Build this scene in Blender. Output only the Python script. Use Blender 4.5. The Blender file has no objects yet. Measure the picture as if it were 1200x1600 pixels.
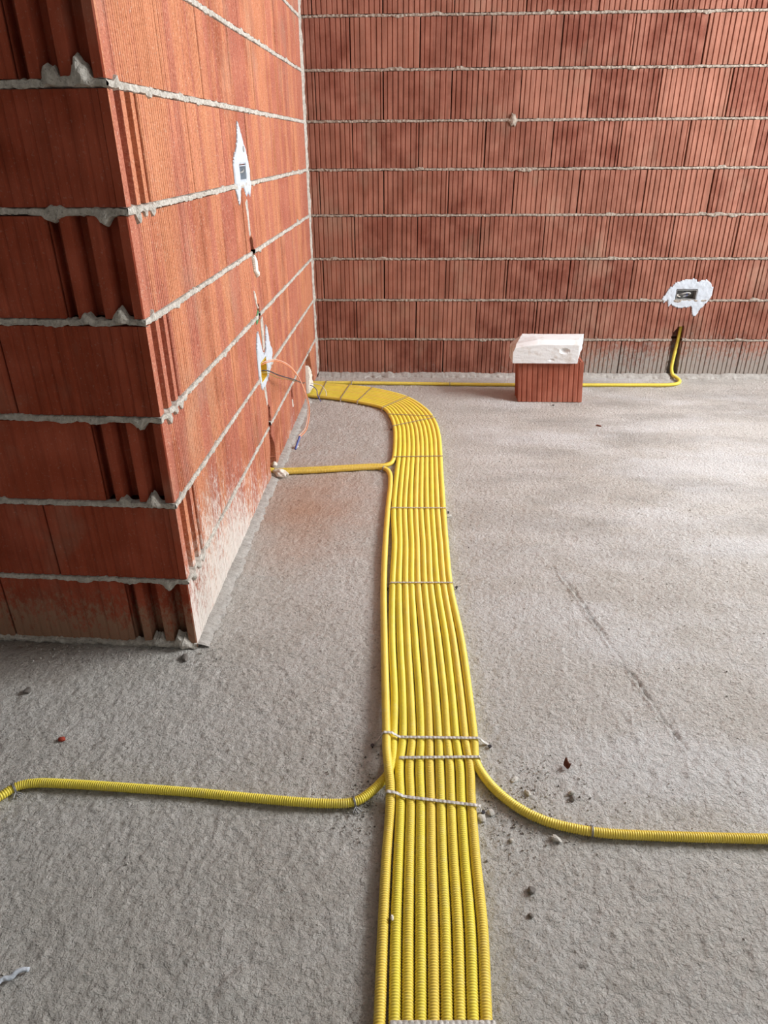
import bpy, bmesh, math, random
import numpy as np
from mathutils import Vector, Matrix

SC = bpy.context.scene
COL = SC.collection
random.seed(7)
RNG = np.random.RandomState(11)

# ------------------------------------------------------------------ camera
CAM_H, PITCH, YAW, ROLL, FPX = 1.0974, 0.4824, 0.0466, -0.0071, 1096.6
cd = bpy.data.cameras.new('camera')
cam = bpy.data.objects.new('camera', cd)
COL.objects.link(cam)
cp, sp, cy_, sy_ = math.cos(PITCH), math.sin(PITCH), math.cos(YAW), math.sin(YAW)
fwd = Vector((-sy_*cp, cy_*cp, -sp))
rgt = Vector((cy_, sy_, 0))
up = rgt.cross(fwd)
r2 = math.cos(ROLL)*rgt + math.sin(ROLL)*up
u2 = -math.sin(ROLL)*rgt + math.cos(ROLL)*up
mw = Matrix((r2, u2, -fwd)).transposed().to_4x4()
mw.translation = Vector((0, 0, CAM_H))
cam.matrix_world = mw
cd.sensor_fit = 'AUTO'
cd.sensor_width = 36.0
cd.lens = 36.0*FPX/1600.0
cd.clip_start = 0.02
SC.camera = cam

# ------------------------------------------------------------------ view + world + lights
SC.view_settings.view_transform = 'Standard'
SC.view_settings.look = 'None'
SC.view_settings.gamma = 1
SC.view_settings.use_curve_mapping = False
SC.view_settings.exposure = 0.22
W = bpy.data.worlds.new('daylight')
SC.world = W
W.use_nodes = True
bgn = W.node_tree.nodes['Background']
bgn.inputs[0].default_value = (0.80, 0.90, 1.0, 1)
bgn.inputs[1].default_value = .6


def area(name, loc, rot, sx, sy, power, color):
    l = bpy.data.lights.new(name, 'AREA')
    l.shape = 'RECTANGLE'
    l.size, l.size_y = sx, sy
    l.energy = power
    l.color = color
    o = bpy.data.objects.new(name, l)
    o.location = loc
    o.rotation_euler = rot
    COL.objects.link(o)
    return o


XR, YF, ZC = 3.0, -2.6, 2.75          # right wall, wall behind the camera, ceiling
WIN_A = (1.45, 3.0, 1.15, 2.65)       # y0 y1 z0 z1 of the window on the right
FILL_GAP = (-1.7, -0.7, 0.9, 2.2)        # added opening behind the camera, lets the fill lamp in
area('window_daylight', (XR+0.1, 2.225, 1.9), (0, math.radians(90), 0), 1.5, 1.55, 190, (0.97, 0.985, 1.0))
area('fill_light_behind', (XR+0.1, -1.2, 1.55), (0, math.radians(90), 0), 1.3, 1.0, 10, (0.95, 0.98, 1.0))  # added weak lamp for ambient fill, behind the camera

# ------------------------------------------------------------------ place constants
L, D, P, Z0 = 0.526, 3.677, 1.359, -0.008
AB, AP = 0.0049, -0.0312
LX = -L


def tag(o, label=None, cat=None, group=None, kind=None):
    if label: o['label'] = label
    if cat: o['category'] = cat
    if group: o['group'] = group
    if kind: o['kind'] = kind
    return o


def empty(name, loc):
    o = bpy.data.objects.new(name, None)
    o.location = loc
    o.empty_display_size = 0.05
    COL.objects.link(o)
    return o


# ------------------------------------------------------------------ numpy noise
def _hash(ix, iy, iz, s):
    n = (ix*374761393 + iy*668265263 + iz*2147483647 + s*1274126177) & 0xffffffff
    n = ((n ^ (n >> 13))*1274126177) & 0xffffffff
    n = (n ^ (n >> 16)) & 0xffffffff
    n = ((n*2246822519) & 0xffffffff)
    n = n ^ (n >> 15)
    return (n & 0xffff)/65535.0


def vnoise(x, y, z=0.0, s=0):
    x = np.asarray(x, float); y = np.asarray(y, float); z = np.asarray(z, float) + 0*x
    ix = np.floor(x).astype(np.int64); iy = np.floor(y).astype(np.int64); iz = np.floor(z).astype(np.int64)
    fx, fy, fz = x-ix, y-iy, z-iz
    fx = fx*fx*(3-2*fx); fy = fy*fy*(3-2*fy); fz = fz*fz*(3-2*fz)
    r = 0
    for a in (0, 1):
        for b in (0, 1):
            for c in (0, 1):
                w = (fx if a else 1-fx)*(fy if b else 1-fy)*(fz if c else 1-fz)
                r = r + w*_hash(ix+a, iy+b, iz+c, s)
    return r*2-1


def fbm(x, y, z=0.0, s=0, o=3):
    r, a, f = 0, 1, 1
    for i in range(o):
        r = r + a*vnoise(np.asarray(x)*f, np.asarray(y)*f, np.asarray(z)*f, s+i*7)
        a *= .5; f *= 2.03
    return r/1.75


# ------------------------------------------------------------------ mesh builder
class MB:
    def __init__(s):
        s.v, s.f, s.m, s.t = [], [], [], []

    def add(s, verts, faces, mat=0, tint=0.5):
        b = len(s.v)
        s.v.extend(verts)
        for f in faces:
            s.f.append(tuple(i+b for i in f))
        s.m.extend([mat]*len(faces))
        s.t.extend([tint]*len(verts))

    def build(s, name, mats, parent=None, smooth=False):
        me = bpy.data.meshes.new(name)
        me.from_pydata([tuple(map(float, v)) for v in s.v], [], s.f)
        for m in (mats if isinstance(mats, (list, tuple)) else [mats]):
            me.materials.append(m)
        me.polygons.foreach_set('material_index', s.m)
        if smooth:
            me.polygons.foreach_set('use_smooth', [True]*len(s.f))
        at = me.attributes.new('tint', 'FLOAT', 'POINT')
        at.data.foreach_set('value', [float(q) for q in s.t])
        me.update()
        o = bpy.data.objects.new(name, me)
        COL.objects.link(o)
        if parent: o.parent = parent
        return o


def np_mesh(name, V, F, mat, parent=None, smooth=True):
    me = bpy.data.meshes.new(name)
    V = np.asarray(V, np.float32); F = np.asarray(F, np.int32)
    me.vertices.add(len(V)); me.vertices.foreach_set('co', V.ravel())
    me.loops.add(F.size); me.loops.foreach_set('vertex_index', F.ravel())
    me.polygons.add(len(F))
    me.polygons.foreach_set('loop_start', np.arange(0, F.size, 4, dtype=np.int32))
    me.polygons.foreach_set('loop_total', np.full(len(F), 4, np.int32))
    me.polygons.foreach_set('use_smooth', np.full(len(F), smooth))
    me.materials.append(mat)
    me.update(); me.validate()
    o = bpy.data.objects.new(name, me)
    COL.objects.link(o)
    if parent: o.parent = parent
    return o


# ------------------------------------------------------------------ materials
class N:
    def __init__(s, name, rough=0.9, spec=0.3):
        s.mat = bpy.data.materials.new(name)
        s.mat.use_nodes = True
        s.t = s.mat.node_tree
        s.b = s.t.nodes['Principled BSDF']
        s.b.inputs['Roughness'].default_value = rough
        s.b.inputs['Specular IOR Level'].default_value = spec
        s.co = s.t.nodes.new('ShaderNodeTexCoord').outputs['Object']

    def new(s, k): return s.t.nodes.new(k)
    def link(s, a, b): s.t.links.new(a, b)

    def put(s, sock, v):
        if hasattr(v, 'is_output'): s.link(v, sock)
        else: sock.default_value = v

    def mapped(s, scale=(1, 1, 1), loc=(0, 0, 0), rot=(0, 0, 0)):
        n = s.new('ShaderNodeMapping'); s.link(s.co, n.inputs[0])
        n.inputs['Scale'].default_value = scale; n.inputs['Location'].default_value = loc
        n.inputs['Rotation'].default_value = rot
        return n.outputs[0]

    def noise(s, scale, detail=4, rough=.55, vec=None):
        n = s.new('ShaderNodeTexNoise'); s.link(vec or s.co, n.inputs['Vector'])
        n.inputs['Scale'].default_value = scale; n.inputs['Detail'].default_value = detail
        n.inputs['Roughness'].default_value = rough
        return n.outputs['Fac']

    def voronoi(s, scale, vec=None, feature='F1'):
        n = s.new('ShaderNodeTexVoronoi'); s.link(vec or s.co, n.inputs['Vector'])
        n.inputs['Scale'].default_value = scale; n.feature = feature
        return n.outputs['Distance']

    def ramp(s, f, stops):
        n = s.new('ShaderNodeValToRGB'); s.link(f, n.inputs[0])
        e = n.color_ramp.elements
        while len(e) < len(stops): e.new(.5)
        for q, (p, c) in zip(e, stops):
            q.position = p
            q.color = (c if isinstance(c, tuple) else (c, c, c)) + (1,) if not (isinstance(c, tuple) and len(c) == 4) else c
        return n.outputs[0]

    def mix(s, f, a, b, mode='MIX'):
        n = s.new('ShaderNodeMix'); n.data_type = 'RGBA'; n.blend_type = mode
        s.put(n.inputs[0], f)
        for i, v in ((6, a), (7, b)):
            s.put(n.inputs[i], v if hasattr(v, 'is_output') else tuple(v)+(1,))
        return n.outputs[2]

    def math(s, op, a, b=0.0):
        n = s.new('ShaderNodeMath'); n.operation = op
        s.put(n.inputs[0], a); s.put(n.inputs[1], b)
        return n.outputs[0]

    def sep(s):
        n = s.new('ShaderNodeSeparateXYZ'); s.link(s.co, n.inputs[0]); return n.outputs

    def attr(s, name='tint'):
        n = s.new('ShaderNodeAttribute'); n.attribute_name = name; return n.outputs['Fac']

    def bump(s, h, strength=.5, dist=.002, prev=None):
        n = s.new('ShaderNodeBump'); s.link(h, n.inputs['Height'])
        n.inputs['Strength'].default_value = strength; n.inputs['Distance'].default_value = dist
        if prev: s.link(prev, n.inputs['Normal'])
        return n.outputs[0]

    def done(s, col, normal=None):
        s.put(s.b.inputs['Base Color'], col if hasattr(col, 'is_output') else tuple(col)+(1,))
        if normal: s.link(normal, s.b.inputs['Normal'])
        return s.mat


def maprange(n, v, a, b):
    m = n.new('ShaderNodeMapRange'); n.link(v, m.inputs[0])
    m.inputs[1].default_value = a; m.inputs[2].default_value = b
    return m.outputs[0]


def brick_mat(name, lo, hi, streak_axis, dust=None, dust_col=(.55, .50, .45), comb=0.0, speck=.15, dustrange=None, panels=False):
    n = N(name, .92, .15)
    st = (60, 60, 3)
    f1 = n.noise(1, 5, .6, n.mapped(st))
    f2 = n.noise(9, 4)
    c = n.mix(n.attr(), lo, hi)
    c = n.mix(n.ramp(f2, [(.38, 0.0), (.65, 1.0)]), c, n.mix(.6, c, tuple(q*1.25+.02 for q in hi)))
    dk = n.ramp(f1, [(.3, .68), (.55, 1.05), (.8, 1.2)])
    c = n.mix(.75, c, dk, 'MULTIPLY')
    if panels:
        pn = n.noise(1, 1, .4, n.mapped((5, 13, .9)))
        c = n.mix(n.math('MULTIPLY', n.ramp(pn, [(.47, 0.0), (.51, 1.0)]), .55), c, (.40, .130, .098))
        pn = n.noise(1, 1, .4, n.mapped((5, 11, .8), (4, 3, 2)))
        c = n.mix(n.math('MULTIPLY', n.ramp(pn, [(.55, 0.0), (.59, 1.0)]), .55), c, (.57, .24, .125))
        tr = n.noise(1, 5, .8, n.mapped((120, 120, 240)))
        c = n.mix(n.math('MULTIPLY', n.ramp(tr, [(.36, 1.0), (.47, 0.0)]), .6), c, (.20, .045, .02))
        c = n.mix(n.math('MULTIPLY', n.ramp(tr, [(.55, 0.0), (.66, 1.0)]), .5), c, (.74, .40, .24))
    # crumbs and mortar flecks
    sp_ = n.noise(170, 3, .7)
    c = n.mix(n.math('MULTIPLY', n.ramp(sp_, [(.60, 0.0), (.70, 1.0)]), speck), c, (.62, .5, .4))
    # efflorescence, greyish
    gz = n.noise(2.2, 4, .6, n.mapped((1.6, 1.6, 1.2), (3, 1, 7)))
    c = n.mix(n.math('MULTIPLY', n.ramp(gz, [(.56, 0.0), (.72, 1.0)]), .35), c, (.40, .30, .22))
    if dust:
        xyz = n.sep()
        d = n.math('SUBTRACT', dust, xyz[2])
        d = n.math('MULTIPLY', d, 1.0/dust)
        if dustrange is not None:
            ax, a, b = dustrange
            d = n.math('SUBTRACT', d, n.math('MULTIPLY', maprange(n, xyz[ax], a, b), .75))
        nn = n.noise(1, 6, .85, n.mapped((70, 70, 38)))
        nl = n.noise(3.5, 3)
        d = n.math('ADD', d, n.math('MULTIPLY', n.math('SUBTRACT', nn, .5), 2.6))
        d = n.math('ADD', d, n.math('MULTIPLY', n.math('SUBTRACT', nl, .5), 1.0))
        c = n.mix(n.ramp(d, [(.30, 0.0), (.75, .86)]), c, dust_col)
    h1 = n.noise(420, 3, .7)
    nb = n.bump(h1, .35, .0012)
    if comb:
        nb = n.bump(n.noise(1, 4, .7, n.mapped((230, 230, 30))), comb, .0022, nb)
    return n.done(c, nb)


M = {}
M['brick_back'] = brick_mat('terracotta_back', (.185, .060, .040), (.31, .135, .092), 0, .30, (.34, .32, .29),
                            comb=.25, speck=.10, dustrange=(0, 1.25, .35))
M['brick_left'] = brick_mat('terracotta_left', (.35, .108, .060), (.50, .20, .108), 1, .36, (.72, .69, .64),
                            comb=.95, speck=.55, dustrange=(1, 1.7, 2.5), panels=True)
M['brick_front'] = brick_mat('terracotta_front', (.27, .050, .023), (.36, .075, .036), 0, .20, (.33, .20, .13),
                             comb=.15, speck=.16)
M['brick_loose'] = brick_mat('terracotta_loose', (.27, .075, .045), (.36, .12, .075), 0, None, comb=.2, speck=.1)


def mortar_mat(name, c1, c2):
    n = N(name, .95, .15)
    c = n.mix(n.ramp(n.noise(60, 5, .7), [(.35, 0.0), (.65, 1.0)]), c1, c2)
    c = n.mix(n.math('MULTIPLY', n.ramp(n.noise(230, 2, .6), [(.60, 0.0), (.68, 1.0)]), .55), c, (.14, .12, .10))
    return n.done(c, n.bump(n.noise(260, 4, .75), .9, .003))


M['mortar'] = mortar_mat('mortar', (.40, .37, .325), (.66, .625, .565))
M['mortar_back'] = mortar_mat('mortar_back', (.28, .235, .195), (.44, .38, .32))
M['mortar_fillet'] = mortar_mat('mortar_fillet', (.34, .32, .295), (.50, .48, .45))
M['core'] = N('dark_core').done((.05, .02, .012))


def plain(name, c, rough=.6, spec=.4, bump=0, scale=200, var=.12, metal=0):
    n = N(name, rough, spec)
    n.b.inputs['Metallic'].default_value = metal
    a = tuple(min(1, q*(1+var)) for q in c); b = tuple(q*(1-var) for q in c)
    col = n.mix(n.ramp(n.noise(scale*.3, 4, .6), [(.35, 0.0), (.65, 1.0)]), a, b)
    return n.done(col, n.bump(n.noise(scale, 4, .7), bump, .002) if bump else None)


M['plaster'] = plain('gypsum_plaster', (.52, .565, .62), .85, .2, .5, 260, .06)
M['foam'] = plain('white_filler', (.74, .70, .62), .9, .2, .6, 150, .10)
def aac():
    n = N('white_block', .95, .1)
    c = n.mix(n.ramp(n.noise(16, 4, .6), [(.54, 0.0), (.70, .55)]), (.74, .745, .75), (.42, .33, .25))
    return n.done(c, n.bump(n.noise(120, 4, .7), .5, .002))


M['aac'] = aac()
M['steel'] = plain('galvanised_steel', (.56, .54, .50), .5, .5, .5, 500, .35, .2)
M['dullsteel'] = plain('dull_steel', (.36, .30, .24), .5, .5, .5, 500, .35, .2)
M['wiretie'] = plain('grey_wire', (.30, .30, .30), .5, .5, .3, 600, .3, .5)
M['nail'] = plain('dark_nail', (.06, .06, .07), .5, .5, 0, 200, .2, .6)
M['copper'] = plain('orange_insulation', (.80, .30, .14), .4, .5, 0)
M['copper2'] = plain('pale_orange_insulation', (.82, .50, .36), .4, .5, 0)
M['blue'] = plain('blue_insulation', (.05, .08, .30), .4, .5, 0)
M['olive'] = plain('olive_insulation', (.30, .25, .08), .5, .4)
M['black'] = plain('dark_insulation', (.06, .06, .07), .4, .5, 0)
M['boxgrey'] = plain('box_plastic', (.30, .30, .29), .5, .5, .1, 200, .2)
M['boxyellow'] = plain('box_yellow', (.75, .52, .06), .45, .5)
M['conc'] = plain('cast_concrete', (.42, .41, .39), .9, .2, .3, 60, .12)
M['stone'] = plain('pebble_stone', (.47, .45, .41), .85, .2, .4, 160, .2)
M['palestone'] = plain('pale_stone', (.50, .48, .44), .85, .2, .4, 160, .15)
M['darkstone'] = plain('dark_stone', (.16, .145, .13), .8, .3, .4, 160, .2)
M['redchip'] = plain('terracotta_chip', (.30, .05, .03), .9, .2, .3, 160, .2)
M['leaf'] = plain('dry_leaf', (.14, .06, .04), .8, .2, .2, 100, .2)
M['green'] = plain('green_paint', (.10, .30, .13), .8, .2, .3, 160, .2)


def yellow(name, c):
    n = N(name, .42, .35)
    n.b.inputs['Coat Weight'].default_value = 0.0
    f = n.noise(14, 4)
    col = n.mix(n.ramp(f, [(.35, 0.0), (.7, 1.0)]), c, tuple(q*.9 for q in c))
    dust = n.noise(55, 5, .75)
    col = n.mix(n.math('MULTIPLY', n.ramp(dust, [(.52, 0.0), (.75, 1.0)]), .35), col, (.72, .62, .38))
    return n.done(col)


YEL = [yellow('yellow_plastic_a', (.88, .69, .10)), yellow('yellow_plastic_b', (.86, .70, .10)),
       yellow('yellow_plastic_c', (.88, .66, .11)), yellow('yellow_plastic_d', (.87, .72, .085))]


def floor_mat():
    n = N('rough_screed', .8, .35)
    xyz = n.sep()
    a = n.noise(1.1, 5, .6)
    b = n.noise(6.0, 6, .65)
    c = n.mix(n.ramp(a, [(.35, 0.0), (.65, 1.0)]), (.58, .545, .495), (.70, .675, .635))
    c = n.mix(n.math('MULTIPLY', n.ramp(b, [(.42, 0.0), (.66, 1.0)]), .45), c, (.76, .745, .72))
    # grains and pits
    pt = n.noise(85, 3, .7)
    c = n.mix(n.math('MULTIPLY', n.ramp(pt, [(.33, 1.0), (.43, 0.0)]), .7), c, (.28, .25, .215))
    g = n.noise(150, 5, .75)
    c = n.mix(n.math('MULTIPLY', n.ramp(g, [(.30, 1.0), (.46, 0.0)]), .6), c, (.27, .24, .205))
    c = n.mix(n.math('MULTIPLY', n.ramp(g, [(.56, 0.0), (.70, 1.0)]), .6), c, (.90, .89, .87))
    # smeared scuffs, stronger far to the right
    s = n.noise(1, 5, .62, n.mapped((2.2, 6.5, 1), (1.3, .4, 0), (0, 0, .25)))
    far = maprange(n, xyz[1], 1.2, 2.2)
    rightish = maprange(n, xyz[0], .0, .5)
    m = n.math('MULTIPLY', n.math('MULTIPLY', far, rightish), n.ramp(s, [(.44, 0.0), (.68, 1.0)]))
    c = n.mix(n.math('MULTIPLY', m, .62), c, (.36, .345, .325))
    # pale cement smears
    s2 = n.noise(1, 4, .6, n.mapped((1.6, 3.5, 1), (7.3, 2.4, 0), (0, 0, -.3)))
    m2 = n.math('MULTIPLY', rightish, n.ramp(s2, [(.48, 0.0), (.62, 1.0)]))
    c = n.mix(n.math('MULTIPLY', m2, .5), c, (.84, .85, .86))
    # brick dust by the left wall
    v = n.new('ShaderNodeVectorMath'); v.operation = 'DISTANCE'
    n.link(n.mapped((1.0, .62, 1)), v.inputs[0]); v.inputs[1].default_value = (-.36, 1.33, 0)
    dd = n.math('ADD', v.outputs['Value'], n.math('MULTIPLY', n.noise(7, 4), .30))
    c = n.mix(n.math('MULTIPLY', n.ramp(dd, [(.15, 1.0), (.46, 0.0)]), .75), c, (.58, .34, .22))
    # darker brown at the foot of the near masonry
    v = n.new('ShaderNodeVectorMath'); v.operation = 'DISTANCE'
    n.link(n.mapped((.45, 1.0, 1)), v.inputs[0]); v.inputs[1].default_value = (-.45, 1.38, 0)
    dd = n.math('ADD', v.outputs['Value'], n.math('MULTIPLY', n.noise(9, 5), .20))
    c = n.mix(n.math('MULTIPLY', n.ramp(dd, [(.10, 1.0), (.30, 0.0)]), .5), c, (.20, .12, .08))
    # greener grey close to the camera
    c = n.mix(n.math('MULTIPLY', maprange(n, xyz[1], 1.1, .5), .35), c, (.44, .43, .38))
    c = n.mix(n.math('MULTIPLY', n.attr('crack'), .85), c, (.15, .125, .105))
    rr = n.ramp(n.noise(2.5, 4), [(.4, .62), (.65, .85)])
    n.link(rr, n.b.inputs['Roughness'])
    nb = n.bump(n.noise(120, 5, .75), 1.0, .009)
    nb = n.bump(n.noise(60, 3, .7), .6, .010, nb)
    return n.done(c, nb)


M['floor'] = floor_mat()


# ------------------------------------------------------------------ masonry
def F_back(u, d, z): return (LX+u, D+AB*u-d, z)
def F_left(u, d, z): return (LX+d, P+u, z)
def F_front(u, d, z): return (LX-u, P-AP*u-d, z)


FLIP = {F_back: False, F_left: False, F_front: True}


def grid_faces(nu, nz, flip, keep=None, base=0):
    out = []
    for j in range(nz-1):
        for i in range(nu-1):
            if keep is not None and not keep[j][i]: continue
            a = base+j*nu+i
            q = (a, a+1, a+1+nu, a+nu)
            out.append(q[::-1] if flip else q)
    return out


def brick(mb, fr, u0, u1, z0, z1, prof, tint, depth=.07, cuts=(), mat=0, jit=.0012, skirt=None):
    """one block as a height field with skirts; prof = [(u offset from u0, depth)]"""
    off = random.uniform(-jit, jit)
    tl = random.uniform(-1, 1)*jit/.15
    sc_ = (u1-u0)/prof[-1][0]
    us = [(u0+a*sc_, d) for a, d in prof]
    zs = [z0, z1]
    act = [c for c in cuts if c['box'][0] < u1 and c['box'][1] > u0 and c['box'][2] < z1 and c['box'][3] > z0]
    up_ = np.array([a for a, _ in us]); dp = np.array([d for _, d in us])
    if act:
        eu, ez = set(up_.tolist()), {z0, z1}
        for c in act:
            b = c['box']
            for k in np.arange(max(b[0], u0), min(b[1], u1), .003): eu.add(float(k))
            for k in np.arange(max(b[2], z0), min(b[3], z1), .004): ez.add(float(k))
        ul = sorted(eu); zs = sorted(ez)
        dl = np.interp(ul, up_, dp)
    else:
        ul, dl = up_.tolist(), dp
    vs = []
    for z in zs:
        for u, d in zip(ul, dl):
            dd = d+off+tl*(u-.5*(u0+u1))
            for c in act:
                if c['in'](u, z): dd = -c['depth']
            vs.append(fr(u, dd, z))
    nu, nz = len(ul), len(zs)
    fs = grid_faces(nu, nz, FLIP[fr])
    # skirt
    ring = [i for i in range(nu)] + [j*nu+nu-1 for j in range(1, nz)] + \
           [(nz-1)*nu+i for i in range(nu-2, -1, -1)] + [j*nu for j in range(nz-2, 0, -1)]
    b = len(vs)
    for k in ring:
        j, i = divmod(k, nu)
        vs.append(fr(ul[i], -depth, zs[j]))
    n = len(ring)
    nf0 = len(fs)
    for k in range(n):
        k2 = (k+1) % n
        q = (ring[k2], ring[k], b+k, b+k2)
        fs.append(q[::-1] if FLIP[fr] else q)
    mb.add(vs, fs, mat, tint)
    if skirt is not None:
        for k in range(n): mb.m[len(mb.m)-n+k] = skirt


def ribs(w, pitch, gw, gd, edge=.006, jit=.0):
    """vertical ribs: narrow grooves of width gw and depth gd every pitch"""
    p = [(0, -.0025), (.0015, 0)]
    x = edge
    while x+gw < w-edge*.5:
        k = 1+random.uniform(-jit, jit)
        s = gw*.30
        p += [(x, 0), (x+s, -gd*k), (x+gw-s, -gd*k), (x+gw, 0)]
        x += pitch*(1+random.uniform(-.08, .08)*(1 if jit else 0))
    p += [(w-.0015, 0), (w, -.0025)]
    return p


def bed(mb, fr, u0, u1, zc, hw, prot, mat=1, step=.0035, lumps=(), cuts=(), seed=0, amp=1.0):
    us = np.arange(u0, u1+step, step)
    nu = len(us)
    k = 7
    e1 = fbm(us*28, us*0+zc*9, 0, seed, 3)*.0030*amp + fbm(us*170, us*0+zc*5, 0, seed+3, 2)*.0026*amp
    e2 = fbm(us*25, us*0+zc*9+50, 0, seed+9, 3)*.0030*amp + fbm(us*160, us*0+zc*5+9, 0, seed+13, 2)*.0026*amp
    top = np.maximum(hw+e1, hw*.45); bot = np.maximum(hw+e2, hw*.45)
    bul = np.zeros(nu)
    for (lu, side, sz, wd) in lumps:
        g = np.exp(-((us-lu)/wd)**4)*sz*(1+.55*fbm(us*120, us*0+lu, 0, 5, 3))
        if side > 0: top = top+g
        else: bot = bot+g
        bul = np.maximum(bul, np.exp(-((us-lu)/wd)**2)*min(.010, sz*.4))
    vs = []
    for j in range(k):
        f = j/(k-1)
        z = zc-bot+(top+bot)*f
        shape = math.sin(math.pi*f)**.4 if 0 < f < 1 else 0
        nz = fbm(us*110, z*110, 0, seed+21, 3)
        d = (-.012 if j in (0, k-1) else (prot+nz*.0042*amp+bul)*shape)
        d = d+0*us
        for i in range(nu): vs.append(fr(us[i], d[i], z[i]))
    keep = None
    if cuts:
        keep = [[not any(c['in'](us[i], zc) for c in cuts) for i in range(nu-1)] for j in range(k-1)]
    mb.add(vs, grid_faces(nu, k, FLIP[fr], keep), mat, .5)


def inpoly(poly):
    def f(x, y):
        c = False
        n = len(poly)
        for i in range(n):
            x1, y1 = poly[i]; x2, y2 = poly[(i+1) % n]
            if (y1 > y) != (y2 > y) and x < (x2-x1)*(y-y1)/(y2-y1)+x1: c = not c
        return c
    return f


def cut(poly, depth, wob=.003):
    f = inpoly(poly)
    xs = [p[0] for p in poly]; ys = [p[1] for p in poly]
    g = lambda u, z: f(u+wob*math.sin(z*47+u*30)+wob*.35*math.sin(z*173), z+wob*.7*math.sin(u*350))
    return {'in': g, 'box': (min(xs)-.008, max(xs)+.008, min(ys)-.008, max(ys)+.008), 'depth': depth}


def zc(k): return Z0+.2*k


BW = .3078
# ---- back wall
cuts_b = [cut([(1.868, .258), (1.899, .264), (1.897, .19), (1.904, .1), (1.912, .0), (1.850, .0), (1.853, .06), (1.851, .12), (1.847, .20), (1.851, .235)], .060, .002),
          cut([(1.828, .396), (1.929, .396), (1.929, .444), (1.828, .444)], .045, .0)]
mb = MB()
NCB = 13
for k in range(1, NCB+1):
    a, b = zc(k-1)+.0062, zc(k)-.0062
    if k == 1: a = .0
    u = (.059 if k % 2 else .222)-BW
    random.seed(100+k)
    while u < 3.9:
        u0, u1 = max(u, .004), u+BW-.003
        if u1 > .03:
            t = random.random()
            if k == 7 and abs(u-1.282) < .08: t = -.6
            elif random.random() < .12: t = -.25
            w = u1-u0
            pr = ribs(w, .0232, .0066, .0045, .013, .35)
            gap = random.uniform(.0005, .0030)
            brick(mb, F_back, u0, u1-gap, a, b, pr, t*.9, cuts=cuts_b)
        u += BW
    bed(mb, F_back, 0.0, 3.6, zc(k), .0066, .0030, 1, .004, seed=k*3, cuts=cuts_b,
        lumps=[(.955, -1, .03, .016), (.955, 1, .03, .012)] if k == 6 else [(random.uniform(0, 2.4), random.choice((-1, 1)), .006, .02) for _ in range(5)])
# backing so that no light leaks through the joints
mb.add([(-1.2, D+.075, -.1), (3.6, D+.075, -.1), (3.6, D+.075, 2.8), (-1.2, D+.075, 2.8),
        (-1.2, D+.2, -.1), (3.6, D+.2, -.1), (3.6, D+.2, 2.8), (-1.2, D+.2, 2.8)],
       [(0, 1, 2, 3), (5, 4, 7, 6), (0, 4, 5, 1), (3, 2, 6, 7), (1, 5, 6, 2), (4, 0, 3, 7)], 2)
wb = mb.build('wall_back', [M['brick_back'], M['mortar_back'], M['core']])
tag(wb, kind='structure')

# ---- left wall (its face towards the room and its end towards the camera are one masonry body)
cuts_l = []


def lcut(pts, depth=.045, wob=.003):
    cy0 = sum(p[0] for p in pts)/len(pts)
    if wob and depth < .05: pts = [(cy0+(y-cy0)*1.8, z) for y, z in pts]
    cuts_l.append(cut([(y-P, z) for y, z in pts], depth, wob))


lcut([(2.338, .840), (2.362, .838), (2.372, .782), (2.346, .776)])                        # under the upper box
lcut([(2.372, .632), (2.384, .622), (2.384, .580), (2.370, .572), (2.362, .600)])          # slot above the lower box
lcut([(2.388, .275), (2.404, .255), (2.408, .212), (2.398, .15), (2.420, .10), (2.425, .0), (2.365, .0), (2.362, .05), (2.378, .12), (2.380, .20)])
lcut([(2.868, .170), (2.880, .172), (2.886, .140), (2.872, .120)])
lcut([(3.268, .0), (3.272, .10), (3.300, .188), (3.440, .192), (3.462, .12), (3.49, .05), (3.530, .035), (3.530, .0)], .062)
lcut([(2.318, .375), (2.410, .375), (2.410, .440), (2.318, .440)], .045, 0)
lcut([(2.270, 1.005), (2.355, 1.005), (2.355, 1.045), (2.270, 1.045)], .035, 0)

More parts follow.
